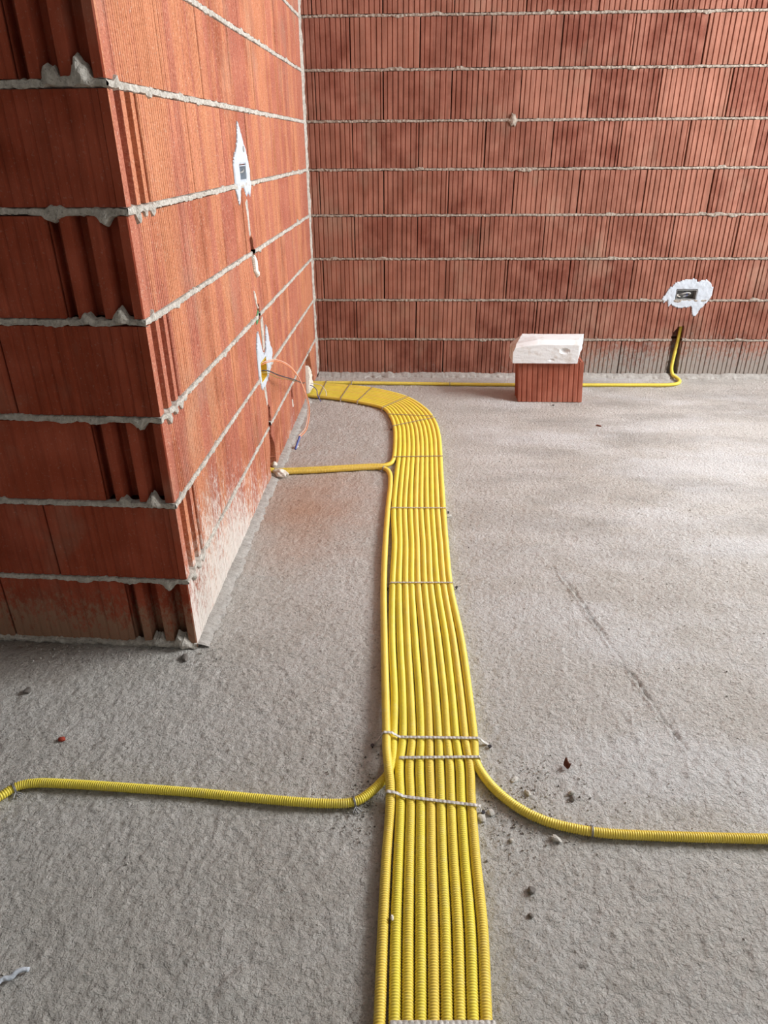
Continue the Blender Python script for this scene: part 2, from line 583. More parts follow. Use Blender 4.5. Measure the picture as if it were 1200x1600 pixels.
E_SLOT = [(0, 0), (.024, 0), (.026, -.014), (.052, -.014), (.054, 0), (.074, 0), (.076, -.014), (.100, -.014), (.102, 0),
          (.120, 0), (.122, -.014), (.135, -.014)]
E_FRONT = [(0, -.002), (.003, 0), (.020, 0), (.026, -.034), (.050, -.034), (.056, -.001), (.078, -.001), (.084, -.034),
           (.106, -.034), (.112, -.001), (.132, -.001), (.138, -.034), (.152, -.034), (.1535, -.005)]
mb = MB()
LEN = D-P+.08
for k in range(1, NCB+1):
    a, b = zc(k-1)+.0075, zc(k)-.0075
    if k == 1: a = .0
    random.seed(200+k)
    odd = k % 2 == 1        # odd courses: stretcher on the left face, its end on the near face
    cl = cuts_l
    if odd:
        u = 0.0
        tc = random.random()
    else:
        t = random.uniform(.55, 1)
        brick(mb, F_left, .0, .137, a, b, E_SLOT, t, depth=.0165, cuts=cl, jit=.0, skirt=3)
        mb.add([(LX-.012, P+.12, a), (LX-.012, P+.145, a), (LX-.012, P+.145, b), (LX-.012, P+.12, b)], [(0, 1, 2, 3)], 0, t)
        u = .139
    while u < LEN-.02:
        w = min(BW-.0025, LEN-u)
        t = random.random()
        if k == 7 and abs(u-.93) < .16: t = -.45
        # each block face is two slightly different panels, as on the photographed wall
        pr = ribs(w, .0128, .0045, .0015, .006, .5)
        us_ = u+.0378 if u == 0 else u
        if u == 0: t = tc
        brick(mb, F_left, us_, u+w-random.uniform(0, .0015), a, b, pr, t, cuts=cl, jit=.0012 if u > 0 else .0)
        u += BW
    # end face
    if odd:
        brick(mb, F_front, .0, .1535, a, b, E_FRONT, tc, depth=.0375, mat=3, jit=.0, skirt=0)
        u = .157
    else:
        u = .0
    first = True
    while u < 1.6:
        w = BW-.003
        pr = ribs(w, .0240, .0100, .0022 if k not in (3,) else .0006, .012, .3)
        corner = first and not odd
        brick(mb, F_front, u+(.0168 if corner else 0), u+w, a, b, pr, random.random()*.8, mat=3, jit=.0 if corner else .0018)
        u += BW; first = False
    # mortar beds
    ll = [(random.uniform(.05, 2.3), random.choice((-1, 1)), random.uniform(.002, .006), .012) for _ in range(9)]
    if odd is False: ll += [(.040, 1, .010, .009)]
    if odd: ll += [(.040, -1, .018, .008), (.088, -1, .013, .008), (.128, -1, .014, .008)]
    bed(mb, F_left, -.002, LEN, zc(k), .0082, .0030, 1, .0030, seed=50+k*3, cuts=cl, lumps=ll)
    fl = [(random.uniform(.0, 1.4), random.choice((-1, 1)), random.uniform(.002, .007), .018) for _ in range(7)]
    if not odd and k > 1: fl += [(.040, 1, .030, .015), (.095, 1, .026, .012)] if k in (6,) else [(.048, 1, .020, .013), (.115, 1, .012, .011)]
    if odd: fl += [(.045, -1, .015, .014), (.14, -1, .006, .02)]
    bed(mb, F_front, -.002, 1.6, zc(k), .0082, .0025, 1, .0030, seed=150+k*3, lumps=fl)
bed(mb, F_front, .0, 1.6, .006, .010, .006, 1, .0035, seed=400, lumps=[(.035, 1, .026, .017), (.095, 1, .024, .014)], amp=1.3)
# backing core
for (x0, x1, y0, y1) in ((-1.2, LX-.072, P+.15, D+.05), (-2.2, LX-.072, P+.13, P+.3)):
    mb.add([(x0, y0, -.1), (x1, y0, -.1), (x1, y1, -.1), (x0, y1, -.1), (x0, y0, 2.8), (x1, y0, 2.8), (x1, y1, 2.8), (x0, y1, 2.8)],
           [(0, 3, 2, 1), (4, 5, 6, 7), (0, 1, 5, 4), (1, 2, 6, 5), (2, 3, 7, 6), (3, 0, 4, 7)], 2)
# mortar seam running up the corner of the two walls
zs = np.arange(0, 2.7, .006)
nz = len(zs)
w1 = .010+fbm(zs*30, zs*0, 0, 70, 3)*.006
d1 = .012+fbm(zs*40, zs*0+4, 0, 77, 3)*.006
vs = []
for z, w_, d_ in zip(zs, w1, d1):
    vs += [(LX-.004, D-.002-w_*1.6, z), (LX+.004, D-.002-w_*.9, z), (LX+d_*.8, D-.006, z), (LX+d_*.9, D+.01, z)]
fs = []
for j in range(nz-1):
    for i in range(3):
        a = j*4+i
        fs.append((a, a+4, a+5, a+1))
mb.add(vs, [f[::-1] for f in fs], 1, .5)
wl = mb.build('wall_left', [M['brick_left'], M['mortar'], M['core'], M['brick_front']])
tag(wl, kind='structure')


# ---- rough mortar fillets at the foot of the walls
def fillet(name, pts_fn, n, w, h, seed):
    V, Fq = [], []
    for i in range(n):
        s = i/(n-1)
        p, nrm = pts_fn(s)
        ww = w*(1+.45*float(fbm(s*n*.11, 3.3, 0, seed, 3))); hh = h*(1+.4*float(fbm(s*n*.13, 9.1, 0, seed+5, 3)))
        for a, b in ((-.006, hh), (.12*ww, hh*.95), (.55*ww, hh*.55), (.9*ww, hh*.22), (ww, -.004)):
            j = .0015*float(fbm(s*n*.5, a*300, 0, seed+8, 2))
            V.append((p[0]+nrm[0]*a, p[1]+nrm[1]*a, b+j))
    for i in range(n-1):
        for j in range(4):
            a = i*5+j
            Fq.append((a, a+5, a+6, a+1))
    o = np_mesh(name, V, Fq, M['mortar_fillet'])
    return tag(o, kind='structure')


fillet('trim_1', lambda s: ((LX, P+.002+s*(3.255-P)), (1, 0)), 900, .028, .013, 31)
fillet('trim_2', lambda s: ((LX+.01+s*3.4, D+AB*s*3.4), (0, -1)), 900, .040, .016, 41)

# ------------------------------------------------------------------ floor
ridge = [(.372, 1.90), (.394, 1.819), (.429, 1.698), (.458, 1.574), (.487, 1.411), (.521, 1.25), (.55, 1.114), (.585, .98), (.63, .80)]
ridge2 = [(.13, 2.46), (.19, 2.26), (.25, 2.08), (.372, 1.90)]
ridge3 = [(-.50, 2.73), (-.30, 2.66), (-.13, 2.58)]
ridge4 = [(.12, 2.36), (.45, 2.38), (.80, 2.37)]


def poly_dist(x, y, pts):
    best = np.full(x.shape, 9.0); par = np.zeros(x.shape); acc = 0.0
    for (x1, y1), (x2, y2) in zip(pts[:-1], pts[1:]):
        dx, dy = x2-x1, y2-y1; l2 = dx*dx+dy*dy; ln = math.sqrt(l2)
        t = np.clip(((x-x1)*dx+(y-y1)*dy)/l2, 0, 1)
        d = np.hypot(x-x1-t*dx, y-y1-t*dy)
        sgn = np.sign((x-x1)*dy-(y-y1)*dx)
        m = d < np.abs(best)
        best = np.where(m, d*np.where(sgn == 0, 1, sgn), best); par = np.where(m, acc+t*ln, par)
        acc += ln
    return best, par, acc


def build_floor():
    xs = np.concatenate([np.arange(-3.0, -1.2, .06), np.arange(-1.2, -.95, .02), np.arange(-.95, 1.0, .0042), np.arange(1.0, 2.0, .012), np.arange(2.0, 3.13, .06)])
    ys = np.concatenate([np.arange(-2.7, .30, .06), np.arange(.30, 2.0, .0042), np.arange(2.0, 3.8, .008)])
    X, Y = np.meshgrid(xs, ys)
    smooth_far = np.clip((Y-1.0)/1.6, 0, 1)*np.clip((X+.2)/.6, 0, 1)
    rough = 1.15-.55*smooth_far
    Z = fbm(X*95, Y*95, 0, 3, 3)*.0022*rough + fbm(X*150, Y*150, 0, 5, 2)*.0014*rough + fbm(X*36, Y*30, 0, 8, 3)*.0015*rough + fbm(X*5, Y*5, 0, 15, 3)*.0016
    # trowelled patch
    Z = Z + .0008*np.tanh(6*fbm(X*3.1+4, Y*2.2, 0, 90, 2))
    d, par, tot = poly_dist(X+.004*fbm(X*60, Y*60, 0, 33, 2), Y+.004*fbm(X*60+9, Y*60, 0, 34, 2), ridge)
    fade = np.clip((par-.02)/.15, 0, 1)*np.clip((tot-par-.12)/.28, 0, 1)
    brk = .45+.55*np.tanh(3*fbm(X*22, Y*22, 0, 47, 3)+.8)
    hgt = (.0038+.0045*fbm(X*130, Y*130, 0, 44, 3))*fade*brk
    Z = Z + hgt*np.exp(-(np.abs(d-.004)/.0045)**2) - 1.5*hgt*np.exp(-(np.abs(d+.004)/.0035)**2)
    for r, a in ((ridge2, .0012), (ridge3, .0014), (ridge4, .0012)):
        d, par, tot = poly_dist(X, Y, r)
        Z = Z + a*np.exp(-(np.abs(d)/.006)**2)*np.clip((tot-par)/.05, 0, 1)*(.6+.6*fbm(X*50, Y*50, 0, 61, 2))
    # dried mortar drop in the foreground
    for (px, py, r, a) in ((-.29, .60, .05, .0022), (-.30, .665, .012, .003), (-.245, .575, .028, .0016)):
        dd = np.hypot((X-px), (Y-py))+.010*fbm(X*30, Y*30, 0, 71, 3)
        Z = Z + a/(1+np.exp((dd-r)/.0025))
    Z = Z-.0012
    crack = np.zeros_like(Z)
    d, par, tot = poly_dist(X+.005*fbm(X*90, Y*90, 0, 33, 2), Y+.004*fbm(X*60+9, Y*60, 0, 34, 2), ridge)
    crack = np.exp(-(np.abs(d+.002)/.0042)**2)*fade*np.clip(.35+1.3*fbm(X*45, Y*45, 0, 49, 3), 0, 1)
    n, m = X.shape
    V = np.stack([X.ravel(), Y.ravel(), Z.ravel()], 1)
    idx = np.arange(n*m).reshape(n, m)
    Fq = np.stack([idx[:-1, :-1].ravel(), idx[:-1, 1:].ravel(), idx[1:, 1:].ravel(), idx[1:, :-1].ravel()], 1)
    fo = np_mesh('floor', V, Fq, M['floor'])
    at = fo.data.attributes.new('crack', 'FLOAT', 'POINT'); at.data.foreach_set('value', crack.ravel().astype(np.float32))
    return tag(fo, kind='structure')


floor = build_floor()


# ------------------------------------------------------------------ rest of the shell (outside the picture)
def boxes(name, bs, mat):
    m_ = MB()
    for (x0, x1, y0, y1, z0, z1) in bs:
        m_.add([(x0, y0, z0), (x1, y0, z0), (x1, y1, z0), (x0, y1, z0), (x0, y0, z1), (x1, y0, z1), (x1, y1, z1), (x0, y1, z1)],
               [(0, 3, 2, 1), (4, 5, 6, 7), (0, 1, 5, 4), (1, 2, 6, 5), (2, 3, 7, 6), (3, 0, 4, 7)])
    return tag(m_.build(name, mat), kind='structure')


boxes('ceiling', [(-3.1, XR+.1, YF-.1, D+.2, ZC, ZC+.1)], M['conc'])
ya, yb, za, zb = WIN_A; yc, yd, ze, zf = FILL_GAP
boxes('wall_right', [(XR, XR+.08, YF, yc, -.1, ZC), (XR, XR+.08, yd, ya, -.1, ZC), (XR, XR+.08, yb, D+.07, -.1, ZC),
                     (XR, XR+.08, ya, yb, -.1, za), (XR, XR+.08, ya, yb, zb, ZC),
                     (XR, XR+.08, yc, yd, -.1, ze), (XR, XR+.08, yc, yd, zf, ZC)], M['conc'])
boxes('wall_front', [(-3.1, XR+.1, YF-.1, YF, -.1, ZC)], M['conc'])
boxes('wall_far_left', [(-3.1, -3.0, YF, P+.1, -.1, ZC), (-3.1, -2.1, P+.05, P+.2, -.1, ZC)], M['conc'])


# ------------------------------------------------------------------ tubes
def spline(pts, n=24):
    P_ = [np.array(p, float) for p in pts]
    P_ = [2*P_[0]-P_[1]]+P_+[2*P_[-1]-P_[-2]]
    out = []
    for i in range(1, len(P_)-2):
        p0, p1, p2, p3 = P_[i-1:i+3]
        t0 = 0; t1 = t0+np.linalg.norm(p1-p0)**.5+1e-9; t2 = t1+np.linalg.norm(p2-p1)**.5+1e-9; t3 = t2+np.linalg.norm(p3-p2)**.5+1e-9
        for t in np.linspace(t1, t2, n, endpoint=False):
            A1 = (t1-t)/(t1-t0)*p0+(t-t0)/(t1-t0)*p1; A2 = (t2-t)/(t2-t1)*p1+(t-t1)/(t2-t1)*p2
            A3 = (t3-t)/(t3-t2)*p2+(t-t2)/(t3-t2)*p3
            B1 = (t2-t)/(t2-t0)*A1+(t-t0)/(t2-t0)*A2; B2 = (t3-t)/(t3-t1)*A2+(t-t1)/(t3-t1)*A3
            out.append((t2-t)/(t2-t1)*B1+(t-t1)/(t2-t1)*B2)
    out.append(P_[-2])
    return np.array(out)


def resample(c, ds):
    seg = np.linalg.norm(np.diff(c, axis=0), axis=1)
    s = np.concatenate([[0], np.cumsum(seg)])
    n = max(4, int(s[-1]/ds))
    t = np.linspace(0, s[-1], n)
    return np.stack([np.interp(t, s, c[:, i]) for i in range(3)], 1), t


def sweep(c, rad, sides=12):
    n = len(c)
    T = np.gradient(c, axis=0); T /= np.linalg.norm(T, axis=1)[:, None]+1e-12
    up0 = np.array([0, 0, 1.]) if abs(T[0][2]) < .9 else np.array([0, 1., 0])
    U = np.zeros((n, 3)); u = up0-T[0]*up0.dot(T[0]); u /= np.linalg.norm(u)
    for i in range(n):
        u = u-T[i]*u.dot(T[i]); u = u/np.linalg.norm(u); U[i] = u
    S = np.cross(T, U)
    a = np.arange(sides)*2*math.pi/sides
    V = c[:, None, :]+np.asarray(rad)[:, None, None]*(np.cos(a)[None, :, None]*U[:, None, :]+np.sin(a)[None, :, None]*S[:, None, :])
    V = V.reshape(-1, 3)
    i = np.arange(n-1)[:, None]*sides; j = np.arange(sides)[None, :]; j2 = (j+1) % sides
    Fq = np.stack([i+j, i+sides+j, i+sides+j2, i+j2], -1).reshape(-1, 4)
    return V, Fq


def tube(name, pts, r, mat, parent=None, sides=10, ds=.003, raw=False):
    c = np.array(pts, float) if raw else spline(pts)
    c, _ = resample(c, ds)
    rad = np.full(len(c), r)
    c = np.vstack([c[:1], c, c[-1:]]); rad = np.concatenate([[r*.02], rad, [r*.02]])
    c[0] -= (c[2]-c[1])*.02; c[-1] += (c[-3]-c[-2])*-.02
    V, Fq = sweep(c, rad, sides)
    return np_mesh(name, V, Fq, mat, parent)


R0 = .0090
PER = .0042
LINES = []


def conduit(pts, mat, label, group=None, sides=14):
    c, t = resample(spline(pts), PER/4)
    LINES.append(c)
    ph = (np.arange(len(t)) % 4)
    rad = np.where(ph < 2, R0, R0-.0014)
    V, Fq = sweep(c, rad, sides)
    o = np_mesh('corrugated_conduit', V, Fq, mat)
    return tag(o, label, 'conduit', group)


ZR = R0+.0004
# cross sections of the ribbon: (left edge xy, right edge xy, first slot, slots) in the order X V m1..m8 R
SEC = [
    ((-.60, 3.292), (-.60, 3.490), 0, 11),
    ((-.53, 3.284), (-.53, 3.488), 0, 11),
    ((-.44, 3.262), (-.44, 3.478), 0, 11),
    ((-.35, 3.232), (-.335, 3.455), 0, 11),
    ((-.262, 3.190), (-.215, 3.415), 0, 11),
    ((-.150, 3.110), (-.040, 3.285), 0, 11),
    ((-.112, 2.992), (.054, 3.118), 0, 11),
    ((-.092, 2.850), (.096, 2.955), 0, 11),
    ((-.086, 2.690), (.112, 2.780), 0, 11),
    ((-.084, 2.545), (.113, 2.590), 0, 11),
    ((-.0690, 2.440), (.1120, 2.455), 1, 10),
    ((-.0735, 2.090), (.1105, 2.094), 1, 10),
    ((-.0640, 1.860), (.1115, 1.865), 1, 10),
    ((-.0625, 1.637), (.1150, 1.642), 1, 10),
    ((-.0560, 1.392), (.1330, 1.398), 1, 10),
    ((-.0440, 1.180), (.1395, 1.185), 1, 10),
    ((-.0410, 1.062), (.1410, 1.068), 1, 10),
]
NAMES = ['X', 'V', 1, 2, 3, 4, 5, 6, 7, 8, 'R']
paths = {k: [] for k in NAMES}
for si, (a, b, s0, ns) in enumerate(SEC):
    a = np.array(a); b = np.array(b)
    for i in range(ns):
        f = (i+.5)/ns
        wob = 0 if si < 9 else .0006*math.sin(i*2.3+si*1.7)
        p = a+(b-a)*f
        paths[NAMES[s0+i]].append((p[0]+wob, p[1], ZR))
# below the place where one conduit leaves on each side
for (yl, xa, xb) in ((.995, -.0290, .1290), (.914, -.0250, .1260), (.80, -.0258, .1255), (.672, -.0270, .1280), (.538, -.0245, .1220),
                     (.40, -.0245, .120), (.15, -.024, .121), (-.4, -.024, .121)):
    for i in range(8):
        p = xa+(xb-xa)*(i+.5)/8
        gap = -.003 if (i == 7 and yl < .8) else 0
        paths[i+1].append((p+gap*0, yl+.004*(i/8), ZR))
# right edge conduit leaves to the right
p = paths['R']; p[-1] = (.1325, 1.068, ZR)
paths['R'] = p+[(.1315, 1.017, ZR), (.142, .983, ZR), (.166, .943, ZR), (.203, .905, ZR), (.247, .879, ZR), (.300, .864, ZR),
                (.350, .857, ZR), (.45, .855, ZR), (.60, .856, ZR), (.80, .860, ZR), (1.1, .868, ZR)]
# second conduit dives under the leftmost one and leaves to the left
p = paths['V'][:-1]
paths['V'] = p+[(-.0335, 1.065, ZR), (-.0330, 1.015, ZR), (-.0400, .978, ZR), (-.055, .953, ZR), (-.075, .928, ZR), (-.093, .912, ZR), (-.112, .9045, ZR), (-.165, .9015, ZR),
                (-.287, .908, ZR), (-.411, .917, ZR), (-.537, .923, ZR), (-.663, .928, ZR), (-.722, .927, ZR), (-.752, .918, ZR),
                (-.772, .895, ZR), (-.80, .865, ZR), (-.88, .82, ZR)]
# far one turns to the left wall
paths['X'] = paths['X'][:-1]+[(-.077, 2.552, ZR), (-.080, 2.512, ZR), (-.090, 2.478, ZR), (-.112, 2.460, ZR), (-.16, 2.456, ZR), (-.25, 2.442, ZR),
                              (-.352, 2.424, ZR), (-.47, 2.408, ZR), (-.53, 2.404, ZR), (-.556, 2.402, ZR+.012), (-.560, 2.400, .10)]
Wp = [(-.560, 2.384, .10), (-.556, 2.383, ZR+.012), (-.53, 2.382, ZR), (-.47, 2.387, ZR), (-.352, 2.403, ZR), (-.25, 2.422, ZR), (-.16, 2.436, ZR), (-.122, 2.434, ZR),
      (-.1, 2.418, ZR), (-.088, 2.380, ZR), (-.083, 2.30, ZR), (-.0845, 2.09, ZR), (-.0835, 1.86, ZR), (-.0785, 1.637, ZR), (-.0665, 1.392, ZR+.002),
      (-.0545, 1.18, ZR+.008), (-.0480, 1.065, ZR+.0125), (-.0455, 1.02, ZR+.0165), (-.0405, .975, ZR+.0185), (-.0360, .94, ZR+.0145),
      (-.0345, .905, ZR+.005), (-.0350, .86, ZR), (-.0370, .80, ZR), (-.0375, .672, ZR), (-.0365, .538, ZR), (-.037, .40, ZR), (-.038, .15, ZR), (-.038, -.4, ZR)]
GR = 'yellow corrugated conduits running through the middle of the ribbon'
conduit(Wp, YEL[2], 'yellow conduit from the left wall chase, leftmost of the ribbon at the bottom edge')
conduit(paths['X'], YEL[0], 'yellow conduit on inner edge of the far bend, turning off to the left wall', sides=12)
conduit(paths['V'], YEL[3], 'yellow conduit branching left under the leftmost one to the left edge')
ORD = ['second', 'third', 'fourth', 'fifth', 'sixth', 'seventh', 'eighth', 'ninth and rightmost']
for i in range(8):
    conduit(paths[i+1], YEL[(i*7+1) % 4 if i else 3], 'yellow corrugated conduit, %s from the left where the ribbon meets the bottom edge' % ORD[i], GR)
conduit(paths['R'], YEL[0], 'yellow conduit on the right rim curving off to the right edge')
Bp = [(-.60, 3.500, ZR), (-.53, 3.503, ZR), (-.40, 3.506, ZR), (-.29, 3.506, ZR), (.0, 3.500, ZR), (.169, 3.497, ZR), (.51, 3.492, ZR), (.867, 3.497, ZR), (1.15, 3.503, ZR), (1.29, 3.510, ZR),
      (1.340, 3.535, ZR), (1.362, 3.580, ZR), (1.362, 3.625, ZR+.001), (1.352, 3.665, .018), (1.350, 3.690, .045), (1.354, 3.700, .10), (1.362, 3.706, .18), (1.366, 3.712, .235), (1.368, 3.715, .27)]
conduit(Bp, YEL[1], 'yellow conduit along the foot of the back wall, rising into its chase', sides=12)

ALLC = np.vstack([c[::4] for c in LINES])


def top_z(x, y):
    """height of the highest conduit surface over a point"""
    d2 = (ALLC[:, 0]-x)**2+(ALLC[:, 1]-y)**2
    m = d2 < (R0*1.0)**2
    if not m.any(): return .003
    return float(np.max(ALLC[m, 2]+np.sqrt(np.maximum(0, R0**2-d2[m]))))


def band(a, b, width, label, nails=(), holes=False, tails=(.004, .004)):
    """perforated metal strap laid over the ribbon from a to b and bent down to the floor"""
    a = np.array(a, float); b = np.array(b, float)
    ln = np.linalg.norm(b-a); t = (b-a)/ln; nrm = np.array([-t[1], t[0]])
    n = int(ln/.0015)
    zz = np.array([top_z(*(a+(b-a)*i/n)) for i in range(n+1)])
    k = 7
    env = np.array([zz[max(0, i-k):i+k+1].max() for i in range(n+1)])
    env = np.convolve(np.pad(env, 5, 'edge'), np.ones(11)/11, 'valid')
    pts = [np.array([*(a+(b-a)*i/n), env[i]+.0012]) for i in range(n+1)]
    lo = [np.array([*(a-t*(tails[0]+.001)), .002]), np.array([*(a-t*(tails[0]*.4)), env[0]*.55])]
    hi = [np.array([*(b+t*(tails[1]*.4)), env[-1]*.55]), np.array([*(b+t*(tails[1]+.001)), .002])]
    c, _ = resample(np.array(lo+pts+hi), .0016)
    m = len(c)
    V = []
    prof = [(-1, -.5), (-1, .5), (-.55, .9), (0, .35), (.55, .9), (1, .5), (1, -.5), (0, -.6)]
    T = np.gradient(c, axis=0); T /= np.linalg.norm(T, axis=1)[:, None]
    nn = np.array([nrm[0], nrm[1], 0])
    for i in range(m):
        un = np.cross(T[i], nn); un = un/np.linalg.norm(un)
        if un[2] < 0: un = -un
        s = (i % 5)/5.0
        dim = .1 if (i % 5) in (1, 2) else 1.0
        ww = width/2*(1.0 if dim == 1.0 else .97)
        for (pa, pb) in prof:
            h_ = .0011*pb*(dim if pb > 0 else 1)
            V.append(c[i]+nn*pa*ww+un*h_)
    K = len(prof)
    Fq = []
    for i in range(m-1):
        for j in range(K):
            Fq.append((i*K+j, i*K+(j+1) % K, (i+1)*K+(j+1) % K, (i+1)*K+j))
    root = empty('fixing_strap', (float(a[0]), float(a[1]), 0.0))
    V = [np.array(v)-np.array(root.location) for v in V]
    np_mesh('band', V, Fq, M['steel'] if a[1] < 2.3 else M['dullsteel'], root, smooth=True)
    for (nx, ny) in nails:
        s = MB()
        s.add([], [])
        r = .0045
        vs, fs = [], []
        for q in range(10):
            an = q*math.pi/5
            vs += [(math.cos(an)*.0016, math.sin(an)*.0016, -.004), (math.cos(an)*.0016, math.sin(an)*.0016, .0050),
                   (math.cos(an)*r, math.sin(an)*r, .0052), (math.cos(an)*r*.8, math.sin(an)*r*.8, .0066)]
        for q in range(10):
            q2 = (q+1) % 10
            for l in range(3): fs.append((q*4+l, q2*4+l, q2*4+l+1, q*4+l+1))
        fs.append(tuple(q*4+3 for q in range(10)))
        s.add([(v[0]+nx-a[0], v[1]+ny-a[1], v[2]) for v in vs], fs)
        s.build('nail', M['nail'], root)
    return tag(root, label, 'metal strap', 'perforated metal straps over the conduit ribbon')


band((-.0215, .531), (.1235, .537), .0095, 'perforated metal strap across the ribbon right at the bottom edge', tails=(.002, .006))
band((-.042, .918), (.131, .899), .0066, 'metal strap sloping down rightward, second from the bottom edge', nails=[(.137, .897)])
band((-.020, 1.008), (.140, 1.016), .0066, 'metal strap just above the fork where the side branches leave', tails=(.001, .004))
band((-.054, 1.062), (.143, 1.066), .0066, 'metal strap at the fork with both nailed ends spread on the floor', nails=[(-.076, 1.052), (.164, 1.058)], tails=(.018, .018))
band((-.060, 1.636), (.117, 1.642), .0058, 'metal strap midway along the straight run of conduits', nails=[(-.068, 1.628), (.124, 1.640)])
band((-.074, 2.090), (.112, 2.094), .0058, 'metal strap on the straight run next to the pale stone chip', nails=[(.118, 2.09)])
band((-.078, 2.522), (.114, 2.536), .0058, 'metal strap where the straight run joins the bend, beside the left turn-off')
band((-.092, 2.862), (.092, 2.975), .0046, 'metal strap on the bend, first beyond the straight run', nails=[(-.1, 2.858)])
band((-.122, 3.012), (.084, 2.990), .0046, 'metal strap on the bend crossing at a slant between its neighbours')
band((-.150, 3.098), (-.030, 3.268), .0046, 'metal strap on the bend at its sharpest turn')
band((-.272, 3.188), (-.208, 3.425), .0046, 'metal strap beyond the bend, second from the left wall hole')
band((-.356, 3.226), (-.322, 3.515), .0046, 'metal strap beyond the bend, nearest but one to the corner', tails=(.004, .003))
band((-.462, 3.262), (-.455, 3.518), .0046, 'metal strap closest to the corner where all conduits enter the wall')


def clip(x, y, ang, label, blob=None, r=R0+.0012, z=ZR):
    """wire loop round one conduit, twisted on the floor"""
    root = empty('wire_tie', (x, y, 0))
    s, c = math.sin(ang), math.cos(ang)
    for o_ in (-.0011, .0011):
        pts = []
        for k in range(25):
            a = math.radians(-30+k*10)
            pts.append((c*o_-s*math.cos(a)*r, s*o_+c*math.cos(a)*r, z+math.sin(a)*r))
        tube('wire_loop', pts, .0009, M['wiretie'], root, 6, .002, raw=True)
    if blob:
        for q_, w_ in ((-.6, .009), (.5, .010)):
            tube('twisted_end', [(-s*r*blob, c*r*blob, .007), (-s*(r+.005)*blob+c*w_*q_, c*(r+.005)*blob+s*w_*q_, .005), (-s*(r+.009)*blob+c*w_*q_*1.6, c*(r+.009)*blob+s*w_*q_*1.6, .0025)], .0014, M['wiretie'], root, 6, .0015)
        tube('twisted_end', [(-s*r*blob, c*r*blob, .006), (-s*(r+.006)*blob, c*(r+.006)*blob, .004), (-s*(r+.011)*blob+.003, c*(r+.011)*blob, .003)], .0016, M['wiretie'], root, 6, .0015)
    return tag(root, label, 'wire tie', 'wire ties round single conduits')


def at_line(ci, x, y):
    c = LINES[ci]; i = int(np.argmin((c[:, 0]-x)**2+(c[:, 1]-y)**2)); i = min(max(i, 2), len(c)-3)
    t = c[i+2]-c[i-2]
    return c[i][0], c[i][1], math.atan2(t[1], t[0])


for ci, x, y, lb, bl in ((2, -.103, .908, 'grey wire tie on the left branch, near the ribbon', 1),
                         (2, -.757, .915, 'grey wire tie on the kink of the left branch at the left edge', 1),
                         (11, .327, .860, 'grey wire tie round the right branch conduit', 1),
                         (12, .178, 3.497, 'grey wire tie on the conduit along the back wall', 1),
                         (0, -.112, 2.43, 'grey wire tie where two conduits turn to the left wall', -1)):
    x, y, an = at_line(ci if ci < len(LINES) else -1, x, y)
    clip(x, y, an, lb, bl)


# ------------------------------------------------------------------ plaster patches on walls
def col_patch(name, fr, cols, zfun, thick, mat, parent, hole=None, step=.0028, seed=0, wob=.006, zs_=.004, off=(0, 0, 0)):
    """rough plaster smear: per column lower/upper limits, optionally with a rectangular hole"""
    us = np.arange(cols[0], cols[1], step)
    V, Fq = [], []
    zmin = min(zfun(u)[0] for u in us)-wob*2; zmax = max(zfun(u)[1] for u in us)+wob*2
    zs = np.arange(zmin, zmax, zs_)
    nu, nz = len(us), len(zs)
    inside = np.zeros((nz, nu), bool)
    for i, u in enumerate(us):
        a, b = zfun(u)
        a += wob*float(fbm(u*330, 1.5, 0, seed, 2)); b += wob*float(fbm(u*330, 8.5, 0, seed+4, 2))
        for j, z in enumerate(zs):
            ok = a < z < b
            if hole and hole[0] < u < hole[1] and hole[2] < z < hole[3]: ok = False
            inside[j, i] = ok
    idx = -np.ones((nz, nu), int); idb = -np.ones((nz, nu), int)
    for j in range(nz):
        for i in range(nu):
            if inside[j, i]:
                nb = 0
                for dj, di in ((1, 0), (-1, 0), (0, 1), (0, -1)):
                    jj, ii = j+dj, i+di
                    if 0 <= jj < nz and 0 <= ii < nu and inside[jj, ii]: nb += 1
                th = thick*(1+.5*float(fbm(us[i]*60, zs[j]*60, 0, seed+9, 3))) if nb == 4 else thick*.25
                idx[j, i] = len(V); V.append(fr(us[i], th, zs[j]))
                idb[j, i] = len(V); V.append(fr(us[i], -.005, zs[j]))
    fl = FLIP[fr]
    def add(q): Fq.append(q[::-1] if fl else q)
    full = np.zeros((nz-1, nu-1), bool)
    for j in range(nz-1):
        for i in range(nu-1):
            if inside[j, i] and inside[j+1, i] and inside[j, i+1] and inside[j+1, i+1]:
                full[j, i] = True
                add((idx[j, i], idx[j, i+1], idx[j+1, i+1], idx[j+1, i]))
    for j in range(nz-1):
        for i in range(nu-1):
            if not full[j, i]: continue
            if i == 0 or not full[j, i-1]: add((idb[j, i], idx[j, i], idx[j+1, i], idb[j+1, i]))
            if i == nu-2 or not full[j, i+1]: add((idx[j, i+1], idb[j, i+1], idb[j+1, i+1], idx[j+1, i+1]))
            if j == 0 or not full[j-1, i]: add((idb[j, i], idb[j, i+1], idx[j, i+1], idx[j, i]))
            if j == nz-2 or not full[j+1, i]: add((idx[j+1, i], idx[j+1, i+1], idb[j+1, i+1], idb[j+1, i]))
    V = [tuple(np.array(v)-np.array(off)) for v in V]
    return np_mesh(name, V, Fq, mat, parent, smooth=False)


def interp(xs, ys): return lambda u: float(np.interp(u, xs, ys))


